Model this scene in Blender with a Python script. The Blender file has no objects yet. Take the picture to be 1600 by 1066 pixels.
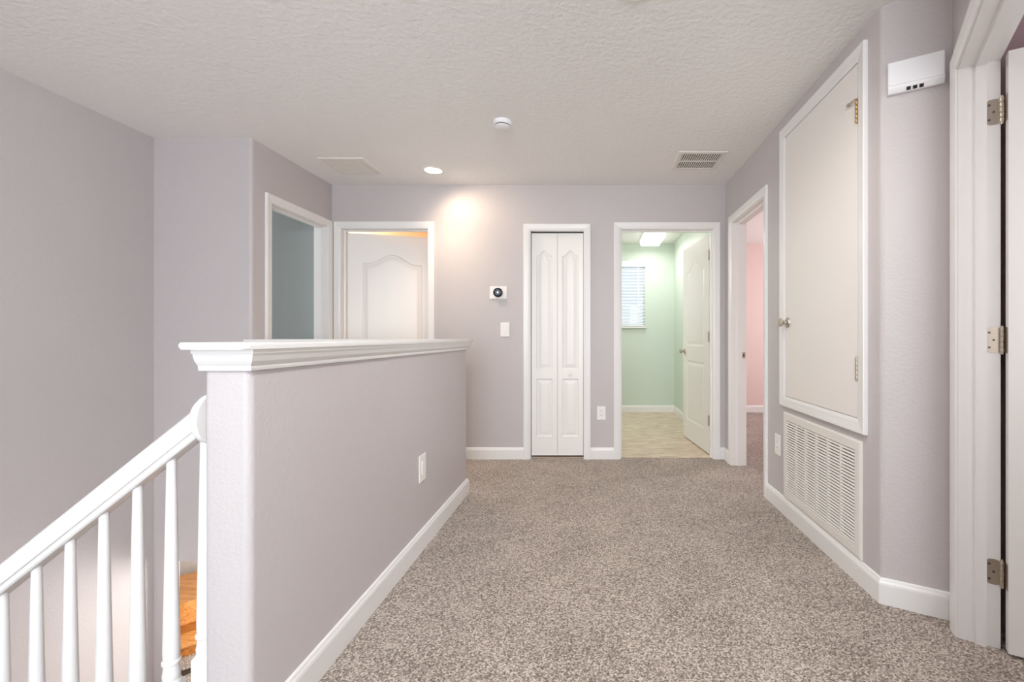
import bpy, bmesh, math, random
from mathutils import Vector, Matrix
random.seed(7)
PI = math.pi
scene = bpy.context.scene
COL = scene.collection

# ------------------------------------------------------------------ camera
F_PX, U0, V0 = 720.0, 926.0, 527.0
CAM_H = 1.085
cam_d = bpy.data.cameras.new('camera')
cam = bpy.data.objects.new('camera', cam_d); COL.objects.link(cam)
cam.location = (0, 0, CAM_H); cam.rotation_euler = (PI/2, 0, 0)
cam_d.sensor_fit = 'HORIZONTAL'; cam_d.sensor_width = 36.0
cam_d.lens = F_PX/1600*36.0
cam_d.shift_x = (800-U0)/1600.0
cam_d.shift_y = (V0-533)/1600.0
cam_d.clip_start = 0.02
scene.camera = cam

# ------------------------------------------------------------------ world, light, exposure
w = bpy.data.worlds.new('daylight'); scene.world = w; w.use_nodes = True
bg = w.node_tree.nodes['Background']
bg.inputs[0].default_value = (0.80, 0.91, 1.0, 1); bg.inputs[1].default_value = .75
scene.view_settings.view_transform = 'Standard'; scene.view_settings.look = 'None'
scene.view_settings.gamma = 1.0; scene.view_settings.use_curve_mapping = False
scene.view_settings.exposure = 0.43
try:
    scene.cycles.max_bounces = 10; scene.cycles.diffuse_bounces = 7
    scene.cycles.sample_clamp_indirect = 6.0
    scene.cycles.use_denoising = True
except Exception: pass

def area(name, loc, rot, sx, sy, power, col):
    l = bpy.data.lights.new(name, 'AREA'); l.shape = 'RECTANGLE'; l.size = sx; l.size_y = sy
    l.energy = power; l.color = col
    o = bpy.data.objects.new(name, l); COL.objects.link(o); o.location = loc; o.rotation_euler = rot
    return o
def spot(name, loc, rot, power, col, ang=140, blend=0.6, r=0.06):
    l = bpy.data.lights.new(name, 'SPOT'); l.energy = power; l.color = col
    l.spot_size = math.radians(ang); l.spot_blend = blend; l.shadow_soft_size = r
    o = bpy.data.objects.new(name, l); COL.objects.link(o); o.location = loc; o.rotation_euler = rot
    return o
WARM = (1.0, 0.78, 0.56); COOL = (0.86, 0.93, 1.0); NEUT = (1.0, 0.95, 0.90)
# daylight entering by the window behind the photographer
area('window_daylight', (-.42, -2.62, 1.35), (PI/2, 0, 0), 1.8, 1.8, 76, (.82, .91, 1.0))
# daylight in the pink room, then fill lights added in two other rooms
area('pink_room_daylight', (3.9, 5.2, 1.45), (PI/2, 0, PI/2), 1.4, 1.3, 34, (0.92, 0.93, 1.0))
area('near_bedroom_fill', (1.22+.35, .62-.55, 1.4), (PI/2, 0, -PI/6), 1.2, 1.2, 11, (.98, .98, 1.0))  # added fill inside the bedroom, brightens the open door leaf and jamb
area('grey_room_fill', (-4.5, 3.66, 1.4), (PI/2, 0, -PI/2), .7, 1.2, 20, (.96, .98, 1.0))  # added fill that lifts the grey wall, no window built
# fill lights added in stair pit and alcove, standing in for light from below
area('stair_pit_fill', (-1.75, 1.34, -.98), (PI/2+.2, 0, .15), 1.3, .5, 9, (1.0, .97, .95))
area('alcove_fill', (-1.75, 3.75, -.62), (PI/2, 0, PI/2), .5, .7, 20, (1.0, .96, .92))  # added inside the alcove to light the oak steps

# ------------------------------------------------------------------ materials
def lin(r, g, b):
    f = lambda c: (c/255/12.92) if c/255 <= .04045 else ((c/255+.055)/1.055)**2.4
    return (f(r), f(g), f(b), 1)
def pmat(name, rgb, rough=0.5, metal=0.0, bump=None, spec=0.5, coat=0.0, vary=0.0):
    m = bpy.data.materials.new(name); m.use_nodes = True
    nt = m.node_tree; b = nt.nodes['Principled BSDF']
    c = lin(*rgb)
    b.inputs['Base Color'].default_value = c
    b.inputs['Roughness'].default_value = rough; b.inputs['Metallic'].default_value = metal
    b.inputs['Specular IOR Level'].default_value = spec
    b.inputs['Coat Weight'].default_value = coat
    tc = nt.nodes.new('ShaderNodeTexCoord')
    if vary:
        n = nt.nodes.new('ShaderNodeTexNoise'); n.inputs['Scale'].default_value = 2.2; n.inputs['Detail'].default_value = 4
        mx = nt.nodes.new('ShaderNodeMix'); mx.data_type = 'RGBA'
        mx.inputs[6].default_value = tuple(x*(1-vary) for x in c[:3])+(1,)
        mx.inputs[7].default_value = tuple(min(1, x*(1+vary)) for x in c[:3])+(1,)
        nt.links.new(tc.outputs['Object'], n.inputs['Vector']); nt.links.new(n.outputs['Fac'], mx.inputs[0])
        nt.links.new(mx.outputs[2], b.inputs['Base Color'])
    if bump:
        sc, st, dist, det = bump
        n = nt.nodes.new('ShaderNodeTexNoise'); n.inputs['Scale'].default_value = sc; n.inputs['Detail'].default_value = det
        n.inputs['Roughness'].default_value = 0.55
        bp = nt.nodes.new('ShaderNodeBump'); bp.inputs['Strength'].default_value = st; bp.inputs['Distance'].default_value = dist
        nt.links.new(tc.outputs['Object'], n.inputs['Vector'])
        nt.links.new(n.outputs['Fac'], bp.inputs['Height']); nt.links.new(bp.outputs[0], b.inputs['Normal'])
    return m
def emat(name, rgb, strength):
    m = bpy.data.materials.new(name); m.use_nodes = True
    nt = m.node_tree; b = nt.nodes['Principled BSDF']
    b.inputs['Base Color'].default_value = (.9, .9, .9, 1)
    b.inputs['Emission Color'].default_value = rgb+(1,); b.inputs['Emission Strength'].default_value = strength
    return m
ORANGE_PEEL = (90, 0.5, 0.003, 3)
M = {}
M['wall'] = pmat('lavender_grey_paint', (197, 191, 191), 0.42, bump=ORANGE_PEEL, spec=0.4, vary=.012)
M['wall_green'] = pmat('mint_green_paint', (207, 219, 208), 0.45, bump=ORANGE_PEEL)
M['wall_pink'] = pmat('pink_paint', (229, 206, 199), 0.5, bump=ORANGE_PEEL)
M['wall_mauve'] = pmat('mauve_paint', (168, 142, 148), 0.5, bump=ORANGE_PEEL)
M['wall_slate'] = pmat('slate_grey_paint', (158, 165, 164), 0.5, bump=ORANGE_PEEL)
M['wall_gold'] = pmat('gold_paint', (226, 186, 112), 0.5, bump=ORANGE_PEEL)
M['ceil'] = pmat('knockdown_ceiling', (241, 240, 238), 0.8, bump=(36, 0.65, 0.010, 5), spec=.2)
M['trim'] = pmat('white_gloss_trim', (235, 234, 232), 0.3, spec=.5)
M['door'] = pmat('white_door_paint', (240, 238, 234), 0.33, bump=(180, .05, .001, 2))
M['plastic'] = pmat('white_plastic', (240, 238, 234), 0.35)
M['plastic_cool'] = pmat('white_matte_plastic', (240, 240, 242), 0.45)
M['vent'] = pmat('vent_enamel', (232, 228, 222), 0.45)
M['dark'] = pmat('dark_cavity', (38, 34, 32), 0.8)
M['filter'] = pmat('air_filter_pad', (140, 124, 106), 0.9, bump=(120, .4, .003, 3))
M['nickel'] = pmat('satin_nickel', (200, 190, 176), 0.34, metal=.9, vary=.05)
M['nickel_dark'] = pmat('dark_nickel', (120, 110, 100), 0.4, metal=1.0)  # darker nickel for some hinges and the screws
M['bronze'] = pmat('antique_brass', (182, 150, 108), 0.3, metal=1.0)
M['brown'] = pmat('dark_brown_riser', (72, 58, 46), .6)
M['slab'] = pmat('cream_door_paint', (238, 234, 229), .4)
M['black'] = pmat('gloss_black', (14, 14, 16), 0.12)
M['screen'] = pmat('thermostat_mirror', (120, 140, 158), 0.08, metal=.8)
M['lens'] = emat('lamp_lens', (1.0, .90, .76), 14.0)
M['bath_lens'] = emat('bath_diffuser', (1.0, .98, .94), 1.6)
M['slat'] = pmat('blind_slat_white', (240, 243, 246), 0.5)

def carpet_mat(name, c0, c1, c2):
    m = bpy.data.materials.new(name); m.use_nodes = True
    nt = m.node_tree; b = nt.nodes['Principled BSDF']; L = nt.links.new
    b.inputs['Roughness'].default_value = 1.0; b.inputs['Specular IOR Level'].default_value = 0.05
    b.inputs['Sheen Weight'].default_value = 0.25
    tc = nt.nodes.new('ShaderNodeTexCoord')
    n1 = nt.nodes.new('ShaderNodeTexNoise'); n1.inputs['Scale'].default_value = 125; n1.inputs['Detail'].default_value = 4; n1.inputs['Roughness'].default_value = .7
    v = nt.nodes.new('ShaderNodeTexVoronoi'); v.inputs['Scale'].default_value = 190
    n2 = nt.nodes.new('ShaderNodeTexNoise'); n2.inputs['Scale'].default_value = 3.5; n2.inputs['Detail'].default_value = 3
    for n in (n1, v, n2): L(tc.outputs['Object'], n.inputs['Vector'])
    sep = nt.nodes.new('ShaderNodeSeparateColor'); L(v.outputs['Color'], sep.inputs[0])
    a = nt.nodes.new('ShaderNodeMath'); a.operation = 'MULTIPLY_ADD'; a.inputs[1].default_value = .38; L(sep.outputs[0], a.inputs[0])
    s = nt.nodes.new('ShaderNodeMath'); s.operation = 'MULTIPLY'; s.inputs[1].default_value = .62; L(n1.outputs['Fac'], s.inputs[0]); L(s.outputs[0], a.inputs[2])
    a2 = nt.nodes.new('ShaderNodeMath'); a2.operation = 'MULTIPLY_ADD'; a2.inputs[1].default_value = .16; L(n2.outputs['Fac'], a2.inputs[0]); L(a.outputs[0], a2.inputs[2])
    r = nt.nodes.new('ShaderNodeValToRGB'); L(a2.outputs[0], r.inputs[0])
    e = r.color_ramp.elements
    e[0].position = .38; e[0].color = lin(*c0); e[1].position = .76; e[1].color = lin(*c2)
    k = r.color_ramp.elements.new(.57); k.color = lin(*c1)
    L(r.outputs[0], b.inputs['Base Color'])
    bp = nt.nodes.new('ShaderNodeBump'); bp.inputs['Strength'].default_value = .9; bp.inputs['Distance'].default_value = .012
    L(a.outputs[0], bp.inputs['Height']); L(bp.outputs[0], b.inputs['Normal'])
    return m
M['carpet'] = carpet_mat('speckled_taupe_carpet', (100, 86, 75), (162, 147, 134), (220, 207, 195))

def vinyl_mat():
    m = bpy.data.materials.new('beige_stone_vinyl'); m.use_nodes = True
    nt = m.node_tree; b = nt.nodes['Principled BSDF']; L = nt.links.new
    tc = nt.nodes.new('ShaderNodeTexCoord'); mp = nt.nodes.new('ShaderNodeMapping'); mp.inputs['Scale'].default_value = (1.2, 3.2, 1)
    n = nt.nodes.new('ShaderNodeTexNoise'); n.inputs['Scale'].default_value = 5; n.inputs['Detail'].default_value = 8; n.inputs['Distortion'].default_value = .8
    L(tc.outputs['Object'], mp.inputs[0]); L(mp.outputs[0], n.inputs['Vector'])
    r = nt.nodes.new('ShaderNodeValToRGB'); L(n.outputs['Fac'], r.inputs[0])
    r.color_ramp.elements[0].position = .3; r.color_ramp.elements[0].color = lin(188, 168, 146)
    r.color_ramp.elements[1].position = .7; r.color_ramp.elements[1].color = lin(230, 212, 192)
    L(r.outputs[0], b.inputs['Base Color']); b.inputs['Roughness'].default_value = .35
    return m
M['vinyl'] = vinyl_mat()
def wood_mat(name, c0, c1):
    m = bpy.data.materials.new(name); m.use_nodes = True
    nt = m.node_tree; b = nt.nodes['Principled BSDF']; L = nt.links.new
    tc = nt.nodes.new('ShaderNodeTexCoord'); mp = nt.nodes.new('ShaderNodeMapping'); mp.inputs['Scale'].default_value = (2, 26, 26)
    mp.inputs['Rotation'].default_value = (0, 0, -PI/4)
    n = nt.nodes.new('ShaderNodeTexNoise'); n.inputs['Scale'].default_value = 2.0; n.inputs['Detail'].default_value = 6; n.inputs['Distortion'].default_value = 1.2
    L(tc.outputs['Object'], mp.inputs[0]); L(mp.outputs[0], n.inputs['Vector'])
    r = nt.nodes.new('ShaderNodeValToRGB'); L(n.outputs['Fac'], r.inputs[0])
    r.color_ramp.elements[0].position = .3; r.color_ramp.elements[0].color = lin(*c0)
    r.color_ramp.elements[1].position = .7; r.color_ramp.elements[1].color = lin(*c1)
    L(r.outputs[0], b.inputs['Base Color']); b.inputs['Roughness'].default_value = .35
    return m
M['wood'] = wood_mat('honey_oak', (188, 122, 60), (228, 172, 104))
M['wood_dark'] = wood_mat('amber_oak', (150, 88, 34), (196, 130, 62))
def glass_mat():
    m = bpy.data.materials.new('window_glass'); m.use_nodes = True
    nt = m.node_tree; nt.nodes.remove(nt.nodes['Principled BSDF']); o = nt.nodes['Material Output']
    t = nt.nodes.new('ShaderNodeBsdfTransparent'); g = nt.nodes.new('ShaderNodeBsdfGlossy'); g.inputs['Roughness'].default_value = .02
    mx = nt.nodes.new('ShaderNodeMixShader'); mx.inputs[0].default_value = .08
    nt.links.new(t.outputs[0], mx.inputs[1]); nt.links.new(g.outputs[0], mx.inputs[2]); nt.links.new(mx.outputs[0], o.inputs[0])
    return m
M['glass'] = glass_mat()

# ------------------------------------------------------------------ mesh helpers
def box(bm, x0, x1, y0, y1, z0, z1, r=0.0, seg=2):
    vs = [bm.verts.new((x, y, z)) for x in (x0, x1) for y in (y0, y1) for z in (z0, z1)]
    q = [(0, 1, 3, 2), (4, 6, 7, 5), (0, 4, 5, 1), (2, 3, 7, 6), (0, 2, 6, 4), (1, 5, 7, 3)]
    fs = [bm.faces.new([vs[i] for i in f]) for f in q]
    if r > 0:
        es = list({e for f in fs for e in f.edges})
        bmesh.ops.bevel(bm, geom=es, offset=r, segments=seg, profile=.5, affect='EDGES')
    return vs
def prism(bm, pts, z0, z1):
    a = [bm.verts.new((x, y, z0)) for x, y in pts]; b = [bm.verts.new((x, y, z1)) for x, y in pts]
    n = len(pts); bm.faces.new(a[::-1]); bm.faces.new(b)
    for i in range(n): bm.faces.new((a[i], a[(i+1) % n], b[(i+1) % n], b[i]))
def lathe(bm, prof, axis='z', c=(0, 0, 0), n=24):
    """prof: list of (radius, distance along the axis)"""
    rings = []
    for r, h in prof:
        ring = []
        for i in range(n):
            t = 2*PI*i/n; a, b = max(r, 1e-5)*math.cos(t), max(r, 1e-5)*math.sin(t)
            p = {'z': (a, b, h), 'y': (a, h, b), 'x': (h, a, b)}[axis]
            ring.append(bm.verts.new((p[0]+c[0], p[1]+c[1], p[2]+c[2])))
        rings.append(ring)
    for k in range(len(rings)-1):
        for i in range(n):
            bm.faces.new((rings[k][i], rings[k][(i+1) % n], rings[k+1][(i+1) % n], rings[k+1][i]))
    bm.faces.new(rings[0][::-1]); bm.faces.new(rings[-1])
def sweep(bm, path, prof, Fn, closed=False):
    """path: 2D points in a plane; prof: (a, b), a = offset to the left of the path, b = height off the plane; Fn(p, q, b) -> xyz"""
    n = len(path); rings = []
    for i, p in enumerate(path):
        p = Vector(p)
        d0 = (p-Vector(path[i-1])).normalized() if (i > 0 or closed) else None
        d1 = (Vector(path[(i+1) % n])-p).normalized() if (i < n-1 or closed) else None
        if d0 is None: d0 = d1
        if d1 is None: d1 = d0
        n0 = Vector((-d0.y, d0.x)); n1 = Vector((-d1.y, d1.x))
        mt = (n0+n1).normalized(); mt = mt/max(.2, mt.dot(n0))
        rings.append([bm.verts.new(Fn(p.x+mt.x*a, p.y+mt.y*a, b)) for a, b in prof])
    m = len(prof)
    for k in range(n if closed else n-1):
        A, B = rings[k], rings[(k+1) % n]
        for j in range(m): bm.faces.new((A[j], A[(j+1) % m], B[(j+1) % m], B[j]))
    if not closed: bm.faces.new(rings[0][::-1]); bm.faces.new(rings[-1])
def obj(name, bm, m, parent=None, origin=None, smooth=None, recalc=True):
    if recalc: bmesh.ops.recalc_face_normals(bm, faces=bm.faces[:])
    me = bpy.data.meshes.new(name)
    if origin is not None: bmesh.ops.translate(bm, verts=bm.verts[:], vec=-Vector(origin))
    if smooth is not None:
        for f in bm.faces: f.smooth = True
        for e in bm.edges:
            if len(e.link_faces) == 2 and e.calc_face_angle(0) > math.radians(smooth): e.smooth = False
    bm.to_mesh(me); bm.free()
    me.materials.append(m if not isinstance(m, str) else M[m])
    o = bpy.data.objects.new(name, me); COL.objects.link(o)
    if origin is not None: o.location = origin
    if parent: o.parent = parent
    return o
def NB(): return bmesh.new()
def tag(o, label, cat, group=None, kind=None):
    o['label'] = label; o['category'] = cat
    if group: o['group'] = group
    if kind: o['kind'] = kind
    return o
def struct(name, bm, m, label, cat, **k): return tag(obj(name, bm, m, **k), label, cat, kind='structure')
def thing(name, loc, rotz, label, cat, group=None, kind=None):
    o = bpy.data.objects.new(name, None); COL.objects.link(o); o.empty_display_size = .05
    o.location = loc; o.rotation_euler = (0, 0, rotz)
    return tag(o, label, cat, group, kind)
def arc(cx, cy, r, a0, a1, n=6):
    return [(cx+r*math.cos(math.radians(a0+(a1-a0)*i/n)), cy+r*math.sin(math.radians(a0+(a1-a0)*i/n))) for i in range(n+1)]

# ------------------------------------------------------------------ layout numbers
H = 2.44
XR, XL, XS = 1.18, -2.32, -2.985           # right wall, left hall wall, stairwell left wall
YB, YF = 4.101, 3.136                      # back wall, stairwell far wall
WT = 0.118
HX0, HX1, HY0, HY1 = -0.997, -0.876, 1.177, 3.206
A = Vector((XR, 1.885)); c30, s30 = math.cos(PI/6), 0.5
E1 = Vector((c30, -s30)); E2 = Vector((-s30, -c30)); B = A+E1*.232
PIT = -1.28
def dw(s, y, z=None):                      # door wall frame: s along the wall, y into the bedroom
    p = B+E2*s+E1*y
    return (p.x, p.y) if z is None else (p.x, p.y, z)
F_back = lambda p, z, b: (p, YB-b, z)
F_left = lambda p, z, b: (XL+b, p, z)
F_right = lambda p, z, b: (XR-b, p, z)
F_door = lambda p, z, b: dw(p, -b, z)
F_floor = lambda p, q, b: (p, q, b)

# ------------------------------------------------------------------ floor and ceiling
bm = NB()
box(bm, -.94, 4.2, -2.7, 4.14, -.12, 0)
box(bm, -4.7, -.94, YF+.06, 4.14, -.12, 0)
box(bm, XS-.1, -.94, -2.7, .2, -.12, 0)
box(bm, 1.24, 4.2, 4.14, 6.75, -.12, 0)
box(bm, -4.7, -.76, 4.14, 6.75, -.12, 0)
struct('floor', bm, 'carpet', 'speckled taupe cut pile carpet covering the landing floor', 'floor')
bm = NB(); box(bm, -.76, 1.24, 4.14, 6.75, -.12, .004)
struct('floor_bathroom', bm, 'vinyl', 'beige stone look vinyl floor in the green bathroom', 'floor')
bm = NB(); box(bm, -4.8, 4.3, -2.8, 6.9, H, H+.1)
struct('ceiling', bm, 'ceil', 'white knockdown textured ceiling above the landing', 'ceiling')
bm = NB(); box(bm, XS-.1, -.94, .2, YF+.06, PIT-.1, PIT); box(bm, -3.96, -1.64, YF+.06, 4.2, PIT-.1, PIT)
struct('floor_stairwell', bm, 'carpet', 'carpeted lower landing down in the stairwell', 'floor')

# ------------------------------------------------------------------ walls
def wall_y(bm, y0, y1, x0, x1, holes, z0=0, z1=H):
    """wall along X between y0..y1; holes: (xa, xb, za, zb) sorted by xa"""
    x = x0
    for xa, xb, za, zb in holes:
        if xa > x: box(bm, x, xa, y0, y1, z0, z1)
        if za > z0: box(bm, xa, xb, y0, y1, z0, za)
        if zb < z1: box(bm, xa, xb, y0, y1, zb, z1)
        x = xb
    if x1 > x: box(bm, x, x1, y0, y1, z0, z1)
J = .018
DL = (-2.236, -1.467, 2.05); DC = (-.5525, -.08, 2.03); DB = (.2506, 1.071, 2.045)   # openings in the back wall
bm = NB()
wall_y(bm, YB, YB+WT, XL-WT, XR+WT, [(d[0]-J, d[1]+J, 0, d[2]+J) for d in (DL, DC, DB)])
struct('wall_back', bm, 'wall', 'lavender grey wall at the end of the landing with three doorways', 'wall')
# left hall wall + stairwell far wall, rounded corner
LD = (3.325, 4.03, 2.05)
bm = NB()
r = .02
pts = [(XS, YF), (XL-r, YF)]+arc(XL-r, YF+r, r, -90, 0)+[(XL, LD[0]-J), (XL-WT, LD[0]-J), (XL-WT, YF+WT), (XS, YF+WT)]
prism(bm, pts, 0, H)
wall_y(bm, YF, YF+.06, XS, HX0, [(-2.865, -2.2, PIT, -.44)], PIT, 0)
box(bm, XL-WT, XL, LD[0]-J, LD[1]+J, LD[2]+J, H)
box(bm, XL-WT, XL, LD[1]+J, YB, 0, H)
struct('wall_left', bm, 'wall', 'lavender grey wall turning the corner beside the left doorway', 'wall', smooth=35)
bm = NB(); box(bm, XS-WT, XS, -2.7, YF+WT, PIT, H)
struct('wall_stairwell', bm, 'wall', 'tall lavender grey wall on the far side of the stairs', 'wall')
bm = NB(); box(bm, XS, HX1-.03, .14, .2, PIT, -.12)
struct('wall_stair_front', bm, 'wall', 'short wall under the landing edge inside the stairwell', 'wall')
# right wall with return air opening and pink room doorway
RD = (3.165, 3.89, 2.05); GR = (2.06, 2.785, .155, .582)
bm = NB()
def wall_x(bm, x0, x1, y0, y1, holes, z0=0, z1=H):
    y = y0
    for ya, yb, za, zb in holes:
        if ya > y: box(bm, x0, x1, y, ya, z0, z1)
        if za > z0: box(bm, x0, x1, ya, yb, z0, za)
        if zb < z1: box(bm, x0, x1, ya, yb, zb, z1)
        y = yb
    if y1 > y: box(bm, x0, x1, y, y1, z0, z1)
wall_x(bm, XR, XR+WT, 2.0, YB, [GR, (RD[0]-J, RD[1]+J, 0, RD[2]+J)])
# rounded outside corner to the angled wall
nrm_in = Vector((.5, c30))
a0 = Vector((XR, 2.0)); t0 = .016
p1 = A+Vector((0, t0)); p2 = A+E1*t0
cen = None
# fillet centre: offset both faces inward by rr
rr = t0/math.tan(math.radians(30))
cen = p1+Vector((rr, 0))
fil = arc(cen.x, cen.y, rr, 180, 240, 8)
e = B+E1*.0
back1 = e+nrm_in*WT; back2 = A+nrm_in*WT+E1*.1
pts = [(XR, 2.0)]+fil+[(e.x, e.y), (back1.x, back1.y), (XR+WT, 2.0)]
prism(bm, pts, 0, H)
struct('wall_right', bm, 'wall', 'lavender grey right wall with angled end beside the near doorway', 'wall', smooth=20)
# near door wall
OD = (.126, 1.04, 2.05)
bm = NB()
def prism_dw(bm, s0, s1, y0, y1, z0, z1): prism(bm, [dw(s0, y0), dw(s1, y0), dw(s1, y1), dw(s0, y1)], z0, z1)
prism_dw(bm, 0, OD[0]-J, 0, WT-.004, 0, H)
prism_dw(bm, OD[0]-J, OD[1]+J, 0, WT-.004, OD[2]+J, H)
prism_dw(bm, OD[1]+J, 1.62, 0, WT-.004, 0, H)
struct('wall_near_right', bm, 'wall', 'lavender grey wall holding the nearest doorway on the right', 'wall')
xe, ye = dw(1.62, 0)
bm = NB(); box(bm, xe, xe+.1, -2.7, ye, 0, H)
struct('wall_behind_right', bm, 'wall', 'lavender grey wall running back beside the camera', 'wall')
bm = NB(); wall_y(bm, -2.8, -2.7, XS, xe+.1, [(-1.36, .52, .4, 2.28)])
struct('wall_behind', bm, 'wall', 'lavender grey wall with window behind the camera', 'wall')
bm = NB()
sweep(bm, [(-1.36, .4), (-1.36, 2.28), (.52, 2.28), (.52, .4)], [(0, -.09), (-.05, -.09), (-.05, -.02), (0, -.02)], lambda p, q, b: (p, -2.7+b, q), closed=True)
wn = struct('window_1', bm, 'trim', 'large white framed window behind the camera', 'window')
bm = NB(); box(bm, -1.32, .48, -2.765, -2.759, .44, 2.24); obj('pane', bm, 'glass', wn)
bm = NB(); box(bm, -.45, -.39, -2.78, -2.74, .44, 2.24); obj('mullion', bm, 'trim', wn)
# rooms beyond the doors
WIN = (.16, .757, 1.235, 2.17)
bm = NB(); wall_y(bm, 6.66, 6.76, -.76, XR, [WIN]); box(bm, -.76, -.70, YB+WT, 6.66, 0, H); box(bm, XR, XR+.05, YB+WT, 6.66, 0, H)
struct('wall_bathroom', bm, 'wall_green', 'mint green bathroom walls around the window', 'wall')
bm = NB(); box(bm, XR+.05, 4.2, 6.66, 6.76, 0, H); box(bm, 4.1, 4.2, 3.0, 6.66, 0, H); box(bm, XR+WT, 4.2, 2.96, 3.06, 0, H); box(bm, XR+.05, XR+WT, YB+WT, 6.66, 0, H)
struct('wall_pink_room', bm, 'wall_pink', 'pink bedroom wall seen through the right doorway', 'wall')
bm = NB(); box(bm, -4.7, XL-WT, YB, YB+.05, 0, H); box(bm, -4.7, -4.6, YF+WT, YB, 0, H); box(bm, -4.6, XS, YF, YF+WT, 0, H)
struct('wall_grey_room', bm, 'wall_slate', 'slate grey wall of the dim room through the left doorway', 'wall')
bm = NB(); box(bm, -4.7, -.76, 6.66, 6.76, 0, H); box(bm, -4.7, -4.6, YB+.05, 6.66, 0, H); box(bm, -.82, -.76, YB+WT, 6.66, 0, H); box(bm, -4.6, XL-WT, YB+.05, YB+WT, 0, H)
struct('wall_gold_room', bm, 'wall_gold', 'gold wall glimpsed above the half open white door', 'wall')
bm = NB(); prism_dw(bm, -.1, 0, WT, 3.0, 0, H); prism_dw(bm, -.1, 1.62, 3.0, 3.1, 0, H); prism_dw(bm, 1.52, 1.62, WT, 3.0, 0, H)
struct('wall_near_bedroom', bm, 'wall_mauve', 'mauve bedroom wall behind the nearest open door', 'wall')

# half wall round the stairwell
bm = NB(); r = .02
pts = [(HX0, HY1)]+[(HX0, HY0+r)]+arc(HX0+r, HY0+r, r, 180, 270)+arc(HX1-r, HY0+r, r, 270, 360)+arc(HX1-r, HY1-r, r, 0, 90)
prism(bm, pts, -.1, 1.03)
half = struct('wall_half', bm, 'wall', 'lavender grey half wall guarding the stairs with white cap', 'wall', smooth=35)
bm = NB(); box(bm, XL, HX0, HY1-.12, HY1, 0, 1.055)
hr = struct('wall_half_return', bm, 'wall', 'half wall behind the stairwell hidden by the near half wall', 'wall')
bm = NB(); box(bm, XL, HX0-.013, HY1-.15, HY1+.03, 1.0555, 1.0715, .004); obj('cap', bm, 'trim', hr)
bm = NB(); box(bm, HX0, HX1-.02, .2, YF+.06, PIT, -.12)
struct('wall_stairwell_right', bm, 'wall', 'wall below the half wall inside the stairwell', 'wall')
def rrect(x0, x1, y0, y1, r):
    return arc(x0+r, y0+r, r, 180, 270)+arc(x1-r, y0+r, r, 270, 360)+arc(x1-r, y1-r, r, 0, 90)+arc(x0+r, y1-r, r, 90, 180)
bm = NB()
prism(bm, rrect(HX0-.012, HX1+.04, HY0-.062, HY1+.035, .012), 1.055, 1.072)
bmesh.ops.bevel(bm, geom=[e for e in bm.edges if abs(e.verts[0].co.z-e.verts[1].co.z) < 1e-6], offset=.006, segments=2, profile=.5, affect='EDGES')
obj('cap', bm, 'trim', half, smooth=40)
bm = NB()   # crown molding below the cap, profile (out, z)
cp = [(0, 1.0), (.010, 1.0), (.012, 1.007), (.012, 1.012), (.016, 1.016), (.022, 1.024), (.027, 1.036), (.028, 1.043), (.033, 1.044), (.034, 1.0555), (0, 1.0555)]
path = [(HX0, HY1-.13), (HX0, HY0), (HX1, HY0), (HX1, HY1), (XL, HY1)]
path = [(HX0-.001, HY0), (HX1, HY0), (HX1, HY1), (XL+.01, HY1)]
sweep(bm, path, [(-a, b) for a, b in cp], F_floor)
obj('crown_molding', bm, 'trim', half)

# ------------------------------------------------------------------ baseboards
BBP = [(0, 0), (-.014, 0), (-.014, .078), (-.0125, .086), (-.009, .093), (-.007, .1), (0, .104)]
def baseboard(name, path, label, z=0, h=1.0):
    bm = NB(); sweep(bm, path, [(a, b*h+z) for a, b in BBP], F_floor)
    return struct(name, bm, 'trim', label, 'baseboard')
CW = .062                                  # casing width
baseboard('baseboard_half_wall', [(XL+.02, HY1), (HX1, HY1), (HX1, HY0), (HX0, HY0)][::-1], 'white baseboard along the foot of the half wall') 
baseboard('baseboard_back_left', [(DL[1]+CW, YB), (DC[0]-CW, YB)], 'white baseboard between half open door and bifold closet')
baseboard('baseboard_back_middle', [(DC[1]+CW, YB), (DB[0]-CW, YB)], 'short white baseboard between closet and bathroom doorway')
baseboard('baseboard_back_corner', [(DB[1]+CW, YB), (XR, YB), (XR, RD[1]+CW)], 'tiny white baseboard in corner between bathroom and pink room')
q = dw(.0, 0)
baseboard('baseboard_right', [(XR, RD[0]-CW), (A.x, A.y), (q[0], q[1])], 'white baseboard below the air grille and round the angled wall')
for nm, a in (('back', (-3.96, -1.64, 4.14, 4.2)), ('left', (-3.96, -3.9, YF+.06, 4.14)), ('right', (-1.7, -1.64, YF+.06, 4.14)), ('front', (-3.96, XS, YF, YF+.06))):
    bm = NB(); box(bm, *a, PIT, -.12); struct('wall_under_landing_'+nm, bm, 'ceil', 'pale %s wall round the oak steps low in the stairwell' % nm, 'wall')
baseboard('baseboard_bathroom', [(-.7, 6.66), (XR, 6.66), (XR, 4.3)], 'white baseboard round the green bathroom', h=.95)
baseboard('baseboard_pink_room', [(1.3, 6.66), (4.1, 6.66)], 'white baseboard on the pink wall', h=.95)

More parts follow.
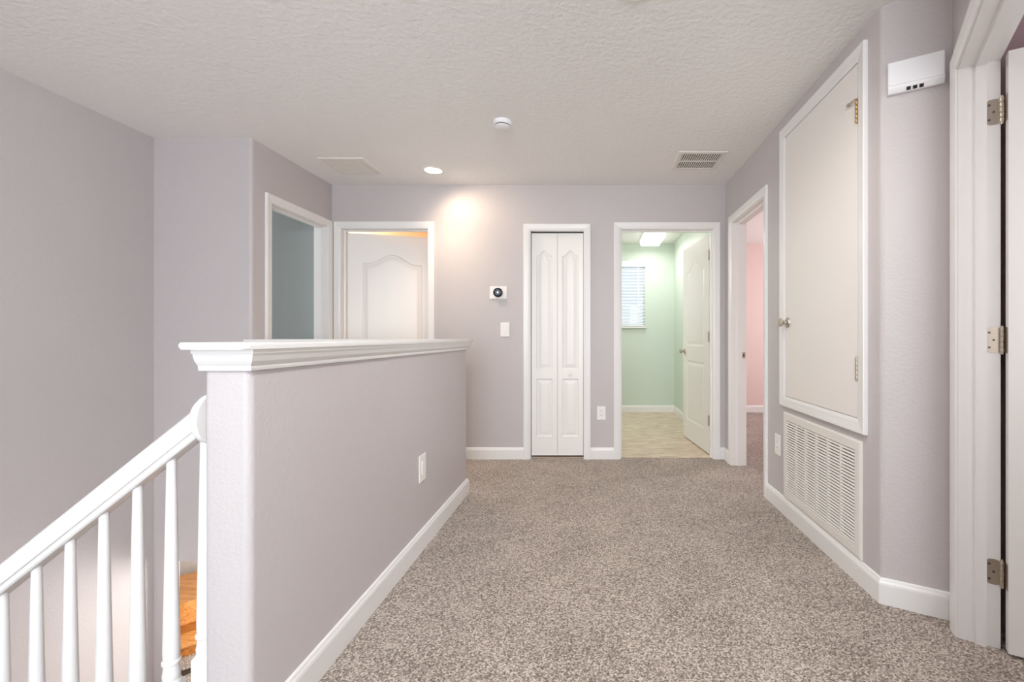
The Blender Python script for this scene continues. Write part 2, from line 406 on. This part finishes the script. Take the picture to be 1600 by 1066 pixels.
# ------------------------------------------------------------------ casings and jambs
CAS = [(.004, 0), (.004, .009), (.012, .011), (.018, .0135), (.030, .0145), (.044, .0165), (.058, .0175), (.0615, .015), (CW, 0)]
def casing(n, Fn, o, depth, label, stop=True, stop_b=(.045, .08)):
    x0, x1, z1 = o
    bm = NB(); sweep(bm, [(x0, 0), (x0, z1), (x1, z1), (x1, 0)], CAS, Fn)
    t = struct('trim_%d' % n, bm, 'trim', label, 'door casing')
    bm = NB(); sweep(bm, [(x0, 0), (x0, z1), (x1, z1), (x1, 0)], [(0, .001), (J, .001), (J, -depth), (0, -depth)], Fn)
    obj('jamb', bm, 'trim', t)
    if stop:
        bm = NB(); sweep(bm, [(x0, 0), (x0, z1), (x1, z1), (x1, 0)], [(0, -stop_b[0]), (0, -stop_b[1]), (-.011, -stop_b[1]+.002), (-.011, -stop_b[0]-.004)], Fn)
        obj('door_stop', bm, 'trim', t)
    return t
casing(1, F_left, LD, WT, 'white door casing on the left wall around the grey room')
casing(2, F_back, DL, WT, 'white door casing around the half open door', stop_b=(.045, .079))
casing(3, F_back, DC, WT, 'white casing around the narrow bifold closet', stop=False)
casing(4, F_back, DB, WT, 'white door casing around the green bathroom doorway', stop_b=(.045, .079))
t5 = casing(5, F_right, RD, WT, 'white door casing around the pink bedroom doorway', stop_b=(.04, .074))
casing(6, F_door, OD, WT-.002, 'white door casing of the nearest doorway at the right edge', stop_b=(.043, .079))
# strike plate on the far jamb of the pink room doorway
bm = NB(); box(bm, XR+.082, XR+.108, RD[1]-.003, RD[1]+.002, .905, .96); sp = obj('strike_plate', bm, 'nickel', t5)
bm = NB(); box(bm, XR+.090, XR+.100, RD[1]-.004, RD[1]-.001, .92, .945); obj('strike_hole', bm, 'dark', sp)

# ------------------------------------------------------------------ panelled doors
def cathedral(xa, xb, z_sh, rise):
    def top(x):
        u = abs((x-(xa+xb)/2)/((xb-xa)/2))
        if u > .82: return z_sh
        return z_sh+rise*(.5+.5*math.cos(PI*u/.82))
    return top
def panel_profile(d):
    if d <= 0: return 0.0
    if d < .009: return -.0075*math.sin(d/.009*PI/2)
    if d < .016: return -.0075
    if d < .044: return -.0075+.0062*((d-.016)/.028)
    return -.0013
def leaf(name, label, x0, x1, z0, z1, t, panels, loc, rot, cat='door', kind='structure', dx=.006, dz=.008, parent=None):
    """slab from x0..x1, front face at y=0 facing -y with moulded panels"""
    nx, nz = round((x1-x0)/dx), round((z1-z0)/dz)
    xs = [x0+(x1-x0)*i/nx for i in range(nx+1)]; zs = [z0+(z1-z0)*k/nz for k in range(nz+1)]
    own = {}; V = []
    def dist(p, x, z):
        xa, xb, za, top = p
        sl = (top(x+.002)-top(x-.002))/.004
        return min(x-xa, xb-x, z-za, (top(x)-z)/math.sqrt(1+sl*sl))
    for k, z in enumerate(zs):
        for i, x in enumerate(xs):
            d = max(dist(p, x, z) for p in panels)
            V.append((x, -panel_profile(d), z))
    frame = []; pf = [[] for _ in panels]
    for k in range(nz):
        for i in range(nx):
            q = (k*(nx+1)+i, k*(nx+1)+i+1, (k+1)*(nx+1)+i+1, (k+1)*(nx+1)+i)
            xc, zc = (xs[i]+xs[i+1])/2, (zs[k]+zs[k+1])/2
            for j, p in enumerate(panels):
                if dist(p, xc, zc) > .002: pf[j].append(q); break
            else: frame.append(q)
    def sub(nm, faces, extra=False):
        used = sorted({i for f in faces for i in f}); mp = {i: n for n, i in enumerate(used)}
        vv = [V[i] for i in used]; ff = [tuple(mp[i] for i in f) for f in faces]
        if extra:
            b = len(vv); vv += [(x, y, z) for x in (x0, x1) for y in (.0, t) for z in (z0, z1)]
            ff += [tuple(b+i for i in f) for f in ((0, 1, 3, 2), (4, 6, 7, 5), (2, 3, 7, 6), (0, 2, 6, 4), (1, 5, 7, 3))]
        me = bpy.data.meshes.new(nm); me.from_pydata(vv, [], ff); me.materials.append(M['door'])
        if not extra: me.polygons.foreach_set('use_smooth', [True]*len(me.polygons))
        o = bpy.data.objects.new(nm, me); COL.objects.link(o); return o
    o = sub(name, frame, True); o.location = loc; o.rotation_euler = (0, 0, rot)
    if parent: o.parent = parent
    else: tag(o, label, cat, kind=kind)
    for f in pf: p = sub('panel', f); p.parent = o
    return o
def flat(z): return lambda x: z
def knob(parent, x, z, y, sgn, m='nickel', r=.027, ext=.058):
    """door knob on a face at y, pointing along sgn*y"""
    bm = NB()
    pr = [(.031, 0), (.031, .004), (.027, .009), (.012, .012), (.0105, .026), (.015, .032), (r*.9, .038), (r, .046), (r*.95, .053), (r*.6, ext), (.001, ext+.001)]
    lathe(bm, [(a, y+sgn*b) for a, b in pr], 'y', (x, 0, z), 24)
    return obj('knob', bm, m, parent, smooth=40)
def hinge(parent, x, y, z, plate, m='nickel', hh=.089):
    """knuckle at (x, y) and a plate: (x0, x1, y0, y1)"""
    bm = NB()
    for k in range(5):
        a = z-hh/2+hh*k/5; lathe(bm, [(.0062, a+.0006), (.0066, a+.002), (.0066, a+hh/5-.002), (.0062, a+hh/5-.0006)], 'z', (x, y, 0), 14)
    lathe(bm, [(.0045, z-hh/2-.005), (.0045, z+hh/2+.005)], 'z', (x, y, 0), 12)
    h = obj('hinge', bm, m, parent, smooth=40)
    bm = NB(); x0, x1, y0, y1 = plate; box(bm, x0, x1, y0, y1, z-hh/2, z+hh/2)
    thin_x = abs(x1-x0) < abs(y1-y0)
    vert = [e for e in bm.edges if abs(e.verts[0].co[0 if thin_x else 1]-e.verts[1].co[0 if thin_x else 1]) > 1e-5 and abs(e.verts[0].co.z-e.verts[1].co.z) < 1e-5]
    bmesh.ops.bevel(bm, geom=vert, offset=.012, segments=4, profile=.5, affect='EDGES')
    obj('hinge_plate', bm, m, h)
    return h
# half open door at the left of the back wall
w_ = DL[1]-DL[0]-.006
P2 = lambda x0, x1: [(x0+.125, x1-.125, .92, cathedral(x0+.125, x1-.125, 1.765, .085)), (x0+.125, x1-.125, .2, flat(.78))]
d1 = leaf('door_1', 'white two panel arched door standing half open into gold room', .002, w_, .012, 2.035, .035, P2(0, w_), (DL[0]+.006, YB+WT+.006, 0), math.radians(17), dx=.0065)
d1.location = (DL[0]+.004, YB+WT-.03, 0)
for z in (.25, 1.09, 1.80): hinge(d1, -.004, -.004, z, (-.003, -.0015, 0, .03), 'nickel_dark')
knob(d1, w_-.06, .93, 0, -1)
# bathroom door, swung in
w_ = DB[1]-DB[0]-.008
d2 = leaf('door_2', 'white two panel arched door swung open into the green bathroom', -w_, -.002, .014, 2.03, .035, [(-w_+.125, -.125, 1.0, cathedral(-w_+.125, -.125, 1.765, .085)), (-w_+.125, -.125, .22, flat(.84))], (DB[1]-.004, YB+WT+.008, 0), math.radians(-84.5), dx=.0065)
for z in (.32, 1.09, 1.84): hinge(d2, .004, -.006, z, (-.0015, .0, .002, .034))
knob(d2, -w_+.065, .935, 0, -1); knob(d2, -w_+.065, .935, .035, 1)
# bifold closet
bf = thing('door_3', (0, YB+.042, 0), 0, 'narrow white bifold closet door with arched panels', 'door', kind='structure')
xm = (DC[0]+DC[1])/2
for a, b_ in ((DC[0]+.004, xm-.0012), (xm+.0012, DC[1]-.004)):
    a_, e_ = a+.043, b_-.043
    lf = leaf('leaf', '', a, b_, .022, 2.02, .03, [(a_, e_, .795, cathedral(a_, e_, 1.815, .05)), (a_, e_, .19, flat(.71))], (0, 0, 0), 0, parent=bf, dx=.0035)
    lf['label'] = 'white narrow bifold leaf with arched upper panel'
    if a > xm-.1:
        bm = NB(); lathe(bm, [(.009, 0), (.008, -.012), (.014, -.018), (.0165, -.025), (.013, -.031), (.001, -.033)], 'y', (xm+.112, 0, .752), 20); obj('knob', bm, 'plastic', lf, smooth=40)
bm = NB(); box(bm, DC[0], DC[1], .05, .07, 0, 2.03); obj('closet_back', bm, 'dark', bf)
bm = NB(); box(bm, DC[0]+.002, DC[1]-.002, .0, .028, 2.021, 2.03); obj('track', bm, 'dark', bf)
# nearest door, hinged on the far jamb, opened into the bedroom
pv = dw(OD[0]+.002, WT+.006)
rotd = math.atan2(E1.y, E1.x)              # local x runs into the bedroom along E1; local -y faces the camera side (E2)
d4 = leaf('door_4', 'white door opened at the right edge of the photo with three hinges', .006, .90, .012, 2.055, .035, [(.13, .78, .92, cathedral(.13, .78, 1.765, .085)), (.13, .78, .2, flat(.78))], (pv[0], pv[1], 0), rotd, dx=.012, dz=.012)
d4.location = (*dw(OD[0]+.041, WT+.004), 0)
for z in (.265, 1.075, 1.872):
    h = hinge(d4, -.004, .041-.002+.0015-.006, z, (-.044, -.008, .0395, .041))
    for (sx, sz) in ((-.034, .026), (-.034, -.026), (-.022, 0)):
        bm = NB(); lathe(bm, [(.0042, .0396), (.004, .0384), (.001, .0386)], 'y', (sx-.003, 0, z+sz), 12); obj('screw', bm, 'nickel_dark', h)
    bm = NB(); box(bm, .0045, .0062, .004, .034, z-.0445, z+.0445); obj('leaf_plate', bm, 'nickel', h)

# ------------------------------------------------------------------ air handler access door and return grille (right wall)
AY0, AY1, AZ0, AZ1 = 1.976, 2.870, .664, 2.362
RW = -PI/2                                  # rotation for things on the right wall: local x towards camera, local -y out of the wall
aw = AY1-AY0
ap = thing('door_5', (XR, AY1, 0), RW, 'flat cream access door with brass knob above the air grille', 'access door', kind='structure')
tw = .06
bm = NB()
sweep(bm, [(tw, AZ0+tw), (tw, AZ1-tw), (aw-tw, AZ1-tw), (aw-tw, AZ0+tw)], [(.0, 0), (0, .009), (.008, .012), (.014, .014), (.03, .0155), (.05, .019), (.058, .019), (.0595, .016), (.06, 0)], lambda p, q, b: (p, -b, q), closed=True)
obj('casing', bm, 'trim', ap)
bm = NB(); box(bm, tw+.003, aw-tw-.003, -.006, .02, AZ0+tw+.003, AZ1-tw-.003, .0015); sl = obj('slab', bm, 'slab', ap)
kz = 1.173
kn = knob(ap, .10, kz, -.006, -1, 'nickel', .026, .056)
for z, pin in ((2.085, True), (.945, False)):
    h = hinge(ap, aw-tw-.001, -.0125, z, (aw-tw-.012, aw-tw-.001, -.0075, -.006), 'bronze' if pin else 'nickel', .1)
    if pin:
        bm = NB(); lathe(bm, [(.004, 0), (.004, -.05)], 'x', (aw-tw-.001, -.02, z+.052), 10); lathe(bm, [(.008, -.05), (.008, -.06)], 'x', (aw-tw-.001, -.02, z+.052), 12)
        obj('hinge_pin_stop', bm, 'nickel', h, smooth=40)
gy0, gy1, gz0, gz1 = 2.013, 2.832, .108, .628
gw = gy1-gy0
gr = thing('return_air_grille', (XR, gy1, 0), RW, 'cream louvered return air grille low on the right wall', 'air grille')
fw = .048
bm = NB()
sweep(bm, [(fw, gz0+fw), (fw, gz1-fw), (gw-fw, gz1-fw), (gw-fw, gz0+fw)], [(0, -.004), (0, .009), (.004, .0105), (.04, .0105), (.0475, .007), (fw, 0)], lambda p, q, b: (p, -b, q), closed=True)
obj('frame', bm, 'vent', gr)
bm = NB(); box(bm, fw-.006, gw-fw+.006, .045, .06, gz0+fw-.01, gz1-fw+.01); obj('filter', bm, 'filter', gr)
ncol, nrow = 6, 28
cwid = (gw-2*fw)/ncol
for c in range(1, ncol):
    bm = NB(); x = fw+c*cwid; box(bm, x-.004, x+.004, -.0096, .006, gz0+fw, gz1-fw); obj('mullion', bm, 'vent', gr)
bm = NB(); st = (gz1-gz0-2*fw)/nrow
a = [(-.0082, -.0046), (-.0094, -.0036), (-.0040, .0042), (-.0028, .0032)]
vs = [[bm.verts.new((x, y, z)) for y, z in a] for x in (0, cwid)]
for j in range(4): bm.faces.new((vs[0][j], vs[0][(j+1) % 4], vs[1][(j+1) % 4], vs[1][j]))
bm.faces.new(vs[0][::-1]); bm.faces.new(vs[1])
s0 = obj('slat', bm, 'vent', gr); s0.location = (fw, 0, gz0+fw+st*.5)
for c in range(ncol):
    for k in range(nrow):
        if c == k == 0: continue
        o = s0.copy(); COL.objects.link(o); o.parent = gr; o.location = (fw+c*cwid, 0, gz0+fw+st*(k+.5))

# ------------------------------------------------------------------ switches and outlets
def plate(name, loc, rot, label, wd, ht, kind, cat):
    o = thing(name, loc, rot, label, cat, 'wall outlets' if cat == 'outlet' else None)
    bm = NB(); box(bm, -wd/2, wd/2, -.006, 0, -ht/2, ht/2, .0025); pl = obj('cover_plate', bm, 'plastic', o)
    if kind == 'rocker':
        bm = NB(); box(bm, -.0165, .0165, -.009, -.004, -.033, .033, .0015); obj('rocker', bm, 'plastic', o)
    else:
        for sz in (-.0195, .0195):
            bm = NB(); box(bm, -.0165, .0165, -.0075, -.004, sz-.0145, sz+.0145, .004); rc = obj('receptacle', bm, 'plastic', o)
            for sx in (-.0064, .0064):
                bm = NB(); box(bm, sx-.001, sx+.001, -.0078, -.007, sz-.002, sz+.007); obj('slot', bm, 'dark', rc)
    return o
plate('light_switch', (-.78, YB, 1.153), 0, 'white rocker light switch below the thermostat', .08, .127, 'rocker', 'switch')
plate('outlet', (.077, YB, .41), 0, 'white outlet between the closet and the bathroom doorway', .078, .122, 'outlet', 'outlet')
plate('wall_plate', (HX1, 2.363, .4155), PI/2, 'white rectangular wall plate low on the half wall', .088, .137, 'rocker', 'wall plate')
plate('outlet', (XR, 2.93, .403), RW, 'white outlet left of the return air grille', .08, .13, 'outlet', 'outlet')

# ------------------------------------------------------------------ thermostat
th = thing('thermostat', (-.839, YB, 1.481), 0, 'round black thermostat on a white rectangular wall plate', 'thermostat')
bm = NB(); box(bm, -.076, .076, -.006, 0, -.056, .056, .003); obj('back_plate', bm, 'plastic', th)
bm = NB(); lathe(bm, [(.041, -.006), (.042, -.022), (.040, -.03), (.037, -.032), (.001, -.0322)], 'y', (0, 0, 0), 40); obj('ring', bm, 'black', th, smooth=40)
bm = NB(); lathe(bm, [(.027, -.031), (.0265, -.034), (.001, -.0345)], 'y', (0, 0, 0), 40); obj('display', bm, 'screen', th, smooth=40)
bm = NB(); lathe(bm, [(.010, -.0343), (.009, -.036), (.001, -.0362)], 'y', (.001, 0, 0), 24); obj('dial_centre', bm, 'plastic_cool', th, smooth=40)

# ------------------------------------------------------------------ door chime box on the angled wall
pa = A+E1*.0
ch = thing('door_chime', (pa.x, pa.y, 0), -PI/6, 'white door chime box with three dark slots on angled wall', 'chime')
bm = NB()
prof = [(0, 2.062), (.020, 2.060), (.0335, 2.078), (.0335, 2.181), (0, 2.184)]
vs = [[bm.verts.new((x, -y, z)) for y, z in prof] for x in (.022, .206)]
n = len(prof)
for j in range(n): bm.faces.new((vs[0][j], vs[0][(j+1) % n], vs[1][(j+1) % n], vs[1][j]))
bm.faces.new(vs[0][::-1]); bm.faces.new(vs[1])
bmesh.ops.bevel(bm, geom=bm.edges[:], offset=.0025, segments=2, profile=.5, affect='EDGES')
obj('housing', bm, 'plastic_cool', ch, smooth=30)
bm = NB(); box(bm, .025, .203, -.037, -.032, 2.086, 2.179, .002); obj('front_cover', bm, 'plastic_cool', ch)
for k in range(3):
    bm = NB(); x = .084+.021*k
    v = [bm.verts.new(p) for p in ((x, -.0228, 2.0625), (x+.014, -.0228, 2.0625), (x+.014, -.0300, 2.0725), (x, -.0300, 2.0725))]
    f = bm.faces.new(v); r_ = bmesh.ops.extrude_face_region(bm, geom=[f]); bmesh.ops.translate(bm, verts=[g for g in r_['geom'] if isinstance(g, bmesh.types.BMVert)], vec=(0, -.0016, -.0014))
    obj('slot', bm, 'dark', ch)

# ------------------------------------------------------------------ ceiling things
def downlight(x, y, label):
    o = thing('recessed_light', (x, y, H), 0, label, 'ceiling light', 'recessed lights')
    bm = NB(); prof = [(.083, 0), (.083, -.003), (.076, -.006), (.066, -.004), (.064, 0)]
    lathe(bm, prof, 'z', (0, 0, 0), 40); obj('trim_ring', bm, 'plastic', o, smooth=40)
    bm = NB(); lathe(bm, [(.066, -.0045), (.05, -.0075), (.001, -.0085)], 'z', (0, 0, 0), 40); obj('lens', bm, 'lens', o, smooth=40)
    return o
downlight(-1.293, 3.738, 'glowing recessed ceiling light near the end wall')
spot('recessed_lamp_far', (-1.293, 3.738, H-.02), Vector((-.42, -.22, .75)).to_track_quat('Z', 'Y').to_euler(), 24, WARM, 150, 1.0, .075)
spot('recessed_lamp_far_down', (-1.293, 3.738, H-.02), (0, 0, 0), 22, WARM, 110, 1.0, .065)
downlight(.17, 1.775, 'recessed ceiling light at the top edge of the photo')
spot('recessed_lamp_near', (.17, 1.775, H-.02), (0, 0, 0), 44, NEUT, 168, .8, .065)
fm = thing('ceiling_fill_light', (.02, -.75, H), 0, 'added round frosted fill light on the ceiling behind the camera', 'ceiling light')  # added fixture out of view, brightens the ceiling and near walls
bm = NB(); lathe(bm, [(.17, 0), (.17, -.02), (.15, -.03)], 'z', (0, 0, 0), 40); obj('canopy', bm, 'nickel', fm, smooth=40)
bm = NB(); lathe(bm, [(.15, -.03), (.145, -.06), (.11, -.09), (.05, -.105), (.001, -.11)], 'z', (0, 0, 0), 40); obj('bowl', bm, 'bath_lens', fm, smooth=60)
l_ = bpy.data.lights.new('ceiling_fill_lamp', 'POINT'); l_.energy = 60; l_.color = (.95, .98, 1.0); l_.shadow_soft_size = .12  # fill light of the added ceiling fixture
o = bpy.data.objects.new('ceiling_fill_lamp', l_); COL.objects.link(o); o.location = (.02, -.75, H-.26)
sd = thing('smoke_detector', (-.565, 2.895, H), 0, 'round white smoke detector on the ceiling', 'smoke detector')
bm = NB(); lathe(bm, [(.057, 0), (.057, -.012), (.055, -.022), (.050, -.026)], 'z', (0, 0, 0), 40); obj('base', bm, 'plastic_cool', sd, smooth=40)
bm = NB(); lathe(bm, [(.046, -.026), (.046, -.031)], 'z', (0, 0, 0), 40); obj('vent_gap', bm, 'dark', sd)
bm = NB(); lathe(bm, [(.047, -.031), (.046, -.036), (.036, -.042), (.001, -.044)], 'z', (0, 0, 0), 40); obj('cover', bm, 'plastic_cool', sd, smooth=40)
def ceil_vent(x0, x1, y0, y1, label, kind):
    cx, cy = (x0+x1)/2, (y0+y1)/2; hx, hy = (x1-x0)/2, (y1-y0)/2
    o = thing('ceiling_vent', (cx, cy, H), 0, label, 'vent', 'ceiling vents')
    fw = .034
    bm = NB(); sweep(bm, [(-hx+fw, -hy+fw), (-hx+fw, hy-fw), (hx-fw, hy-fw), (hx-fw, -hy+fw)], [(0, 0), (0, -.008), (.004, -.009), (.028, -.007), (fw, 0)], F_floor, closed=True); obj('frame', bm, 'vent', o)
    bm = NB(); box(bm, -hx+fw, hx-fw, -hy+fw, hy-fw, -.002, 0); obj('backing', bm, 'dark' if kind == 'louver' else 'vent', o)
    ix, iy = hx-fw, hy-fw
    if kind == 'louver':
        bm = NB(); box(bm, -ix, ix, -.006, .006, -.0085, -.001); obj('crossbar', bm, 'vent', o)
        n = 18; bm = NB(); box(bm, -.0042, .0042, -iy, iy, -.0065, -.003); b0 = obj('slat', bm, 'vent', o); b0.location = (-ix+2*ix*.5/n, 0, 0)
        for k in range(1, n):
            c = b0.copy(); COL.objects.link(c); c.parent = o; c.location = (-ix+2*ix*(k+.5)/n, 0, 0)
    else:
        n = 22; bm = NB(); box(bm, -ix, ix, -.0014, .0014, -.007, -.002); b0 = obj('slat', bm, 'vent', o); b0.location = (0, -iy+2*iy*.5/n, 0)
        for k in range(1, n):
            c = b0.copy(); COL.objects.link(c); c.parent = o; c.location = (0, -iy+2*iy*(k+.5)/n, 0)
        bm = NB(); box(bm, ix-.02, ix-.016, -iy, iy, -.0085, -.001); obj('crossbar', bm, 'vent', o)
    return o
ceil_vent(-2.076, -1.730, 3.472, 3.817, 'white ceiling vent beside the glowing recessed light', 'mesh')
ceil_vent(.628, .990, 3.353, 3.710, 'ceiling vent with dark slots near the right wall', 'louver')

# ------------------------------------------------------------------ stairs and railing
RY = 1.205; SL = .797; KR = RY/1.25
rl = thing('stair_railing', (HX0, RY, 0), 0, 'white wooden stair railing with turned balusters below the half wall', 'railing')
zt = lambda X: CAM_H-.2014*KR+SL*(X+1.080*KR)          # top of rail at world X
L0, L1 = HX0-.012, -2.40
bm = NB()
rp = [(-.020, -.070), (-.024, -.066), (-.024, -.058), (-.0215, -.057), (-.0215, -.054), (-.029, -.052), (-.031, -.044), (-.029, -.034), (-.030, -.022), (-.027, -.010), (-.016, -.002), (0, 0), (.016, -.002), (.027, -.010), (.030, -.022), (.029, -.034), (.031, -.044), (.029, -.052), (.0215, -.054), (.0215, -.057), (.024, -.058), (.024, -.066), (.020, -.070)]
k_ = math.sqrt(1+SL*SL)
vs = [[bm.verts.new((X-HX0, y, zt(X)+z*k_*.92)) for y, z in rp] for X in (L0, L1)]
n = len(rp)
for j in range(n): bm.faces.new((vs[0][j], vs[0][(j+1) % n], vs[1][(j+1) % n], vs[1][j]))
bm.faces.new(vs[0][::-1]); bm.faces.new(vs[1])
obj('handrail', bm, 'trim', rl, smooth=30)
bm = NB(); zc = zt(L0)-.045
lathe(bm, [(.049, 0), (.051, -.006), (.050, -.014), (.046, -.019), (.043, -.022), (.040, -.028), (.001, -.029)], 'x', (0, 0, 0), 40)
for v in bm.verts: v.co.z = v.co.z*1.25+zc; v.co.y += .004
obj('rosette', bm, 'trim', rl, smooth=40)
zs_ = lambda X: -.02+SL*(X+1.142*KR)
bm = NB()
vs = [[bm.verts.new((X-HX0, y, zs_(X)+z)) for y, z in ((-.03, 0), (.03, 0), (.03, -.30), (-.03, -.30))] for X in (HX0-.001, L1)]
for j in range(4): bm.faces.new((vs[0][j], vs[0][(j+1) % 4], vs[1][(j+1) % 4], vs[1][j]))
bm.faces.new(vs[0][::-1]); bm.faces.new(vs[1]); obj('stringer', bm, 'trim', rl)
bm = NB()   # one baluster, z = 0 at ring height
top = .575
lathe(bm, [(.0100, top), (.0102, .53), (.0118, .42), (.0140, .28), (.0165, .13), (.0182, .03), (.0176, .012), (.0170, .006), (.0200, .004), (.0205, 0), (.0200, -.004), (.0168, -.007), (.0172, -.018), (.0195, -.032), (.0190, -.040), (.0175, -.046), (.0215, -.050), (.0225, -.054)], 'z', (0, 0, 0), 24)
box(bm, -.021, .021, -.021, .021, -.30, -.054, .003)
b0 = obj('baluster', bm, 'trim', rl, smooth=35)
xs_b = [(-1.0510-.0914*k)*KR for k in range(15)]
for i, X in enumerate(xs_b):
    o = b0 if i == 0 else b0.copy()
    if i: COL.objects.link(o); o.parent = rl
    o.location = (X-HX0, 0, CAM_H-.8785*KR+SL*(X+1.142*KR))
bm = NB(); nx = L1-.045-HX0
box(bm, nx-.045, nx+.045, -.045, .045, PIT, zt(L1)+.05, .004); box(bm, nx-.055, nx+.055, -.055, .055, zt(L1)+.05, zt(L1)+.07, .006); box(bm, nx-.04, nx+.04, -.04, .04, zt(L1)+.07, zt(L1)+.10, .012)
obj('newel_post', bm, 'trim', rl)
# carpeted flight going down to the left, under the rail
fl = thing('stair_flight', (HX0, .7, 0), 0, 'carpeted steps descending left below the railing', 'stairs')
for k in range(6):
    bm = NB(); x1 = -.003-.245*k; x0 = x1-.27; z = -.19*(k+1)
    box(bm, x0-.005, x1, -.49, .43, z-.04, z, .008); obj('tread', bm, 'carpet', fl)
    bm = NB(); box(bm, x1-.02, x1, -.49, .43, z, z+.15); obj('riser', bm, 'carpet', fl)
# oak winder steps in the far corner of the stairwell
ws = thing('winder_stairs', (-2.5, 3.6, PIT), 0, 'honey oak steps glimpsed low in the stairwell between the balusters', 'stairs')
def band(c0, c1, z0, z1, m, nm):          # diagonal board, c = x-y in world coordinates, c1 nearer the camera
    bm = NB(); S2 = math.sqrt(.5)
    def P(c, t): x = (c+t)/2; y = (t-c)/2; return (x+2.5, y-3.6)
    lo = lambda c: 2*(YF+.062)+c
    hi = lambda c: min(1.2, 8.26+c)
    prism(bm, [P(c0, max(lo(c0), -.35)), P(c1, max(lo(c1), -.35)), P(c1, hi(c1)), P(c0, hi(c0))], z0-PIT, z1-PIT)
    return obj(nm, bm, m, ws)
UU = -631/720
cof = lambda Y: UU*Y-Y
a_f, a_b, b_f, c_f = cof(3.523), cof(3.78), cof(3.31), cof(3.22)
mid = (a_f+a_b)/2-.03
band(a_b-.3, a_b, -.97, -.935, 'wood', 'tread_plank'); band(a_b+.003, mid, -.97, -.936, 'wood', 'tread_plank'); band(mid+.003, a_f, -.97, -.936, 'wood', 'tread_plank')
band(a_f-.06, a_f-.012, -1.106, -.97, 'wood', 'riser')
q1 = a_f+(b_f-a_f)*.45; q2 = a_f+(b_f-a_f)*.72
band(a_f-.012, q1, -1.14, -1.106, 'wood_dark', 'tread_plank'); band(q1+.003, q2, -1.14, -1.1065, 'wood', 'tread_plank'); band(q2+.003, b_f, -1.14, -1.106, 'wood', 'tread_plank')
band(b_f-.06, b_f-.012, -1.205, -1.14, 'wood_dark', 'riser')
band(b_f-.012, c_f, -1.23, -1.205, 'carpet', 'tread'); band(c_f-.06, c_f-.03, PIT, -1.23, 'brown', 'riser')

# ------------------------------------------------------------------ bathroom window, blind, lamp
x0, x1, z0, z1 = WIN
bm = NB()
sweep(bm, [(x0, z0), (x0, z1), (x1, z1), (x1, z0)], [(0, .0), (-.03, 0), (-.03, -.04), (0, -.04)], lambda p, q, b: (p, 6.70-b, q), closed=True)
wn = struct('window_2', bm, 'trim', 'small bathroom window behind white blinds in the green wall', 'window')
bm = NB(); box(bm, x0+.03, x1-.03, 6.722, 6.727, z0+.03, z1-.03); obj('pane', bm, 'glass', wn)
bm = NB(); box(bm, x0-.02, x1+.015, 6.62, 6.70, z0-.022, z0, .004); obj('window_sill', bm, 'trim', wn)
bl = thing('window_blind', (x0, 6.655, z0), 0, 'white horizontal slat blind hanging in the bathroom window', 'blind')
ww = x1-x0
bm = NB(); box(bm, -.01, ww+.012, -.03, .0, z1-z0-.07, z1-z0+.01, .005); obj('valance', bm, 'slat', bl)
bm = NB(); box(bm, .006, ww-.006, -.012, .03, .006, .024, .003); obj('bottom_rail', bm, 'slat', bl)
ns = 19; bm = NB()
box(bm, .006, ww-.006, -.024, .024, -.0012, .0012); bmesh.ops.rotate(bm, verts=bm.verts[:], cent=(0, 0, 0), matrix=Matrix.Rotation(math.radians(28), 3, 'X'))
s0 = obj('slat', bm, 'slat', bl)
for k in range(ns):
    o = s0 if k == 0 else s0.copy()
    if k: COL.objects.link(o); o.parent = bl
    o.location = (0, .014, .05+(z1-z0-.13)*k/(ns-1))
for x in (.1, ww-.1):
    bm = NB(); box(bm, x-.004, x+.004, -.014, -.0125, .02, z1-z0-.06); obj('ladder_tape', bm, 'slat', bl)
bx = thing('bathroom_ceiling_light', (.80, 6.15, H), 0, 'glowing rounded ceiling light in the green bathroom', 'ceiling light')
bm = NB(); box(bm, -.15, .15, -.32, .32, -.025, 0, .004); obj('base', bm, 'plastic', bx)
bm = NB(); box(bm, -.135, .135, -.30, .30, -.085, -.02, .028, 4); obj('diffuser', bm, 'bath_lens', bx, smooth=40)
area('bathroom_lamp', (.80, 6.10, H-.10), (0, 0, 0), .25, .55, 4.5, (1, .97, .92))
area('bathroom_fill', (-.62, 5.3, 1.95), (PI/2-.35, 0, -PI/2), .7, .2, 11, (1, .96, .9))  # unseen fill added to brighten bathroom floor and door, no fixture
# warm lamp in the gold room, faint light in the grey room
gl = thing('ceiling_globe_light', (-3.4, 5.6, H), 0, 'warm glowing globe light inside the gold room', 'ceiling light')
bm = NB(); lathe(bm, [(.09, 0), (.09, -.02), (.05, -.03)], 'z', (0, 0, 0), 28); obj('canopy', bm, 'nickel', gl)
bm = NB(); lathe(bm, [(.06, -.03), (.12, -.06), (.14, -.11), (.11, -.16), (.001, -.18)], 'z', (0, 0, 0), 28); obj('globe', bm, 'lens', gl, smooth=60)
l_ = bpy.data.lights.new('gold_room_lamp', 'POINT'); l_.energy = 60; l_.color = (1, .80, .55); l_.shadow_soft_size = .14
o = bpy.data.objects.new('gold_room_lamp', l_); COL.objects.link(o); o.location = (-3.4, 5.6, H-.3)
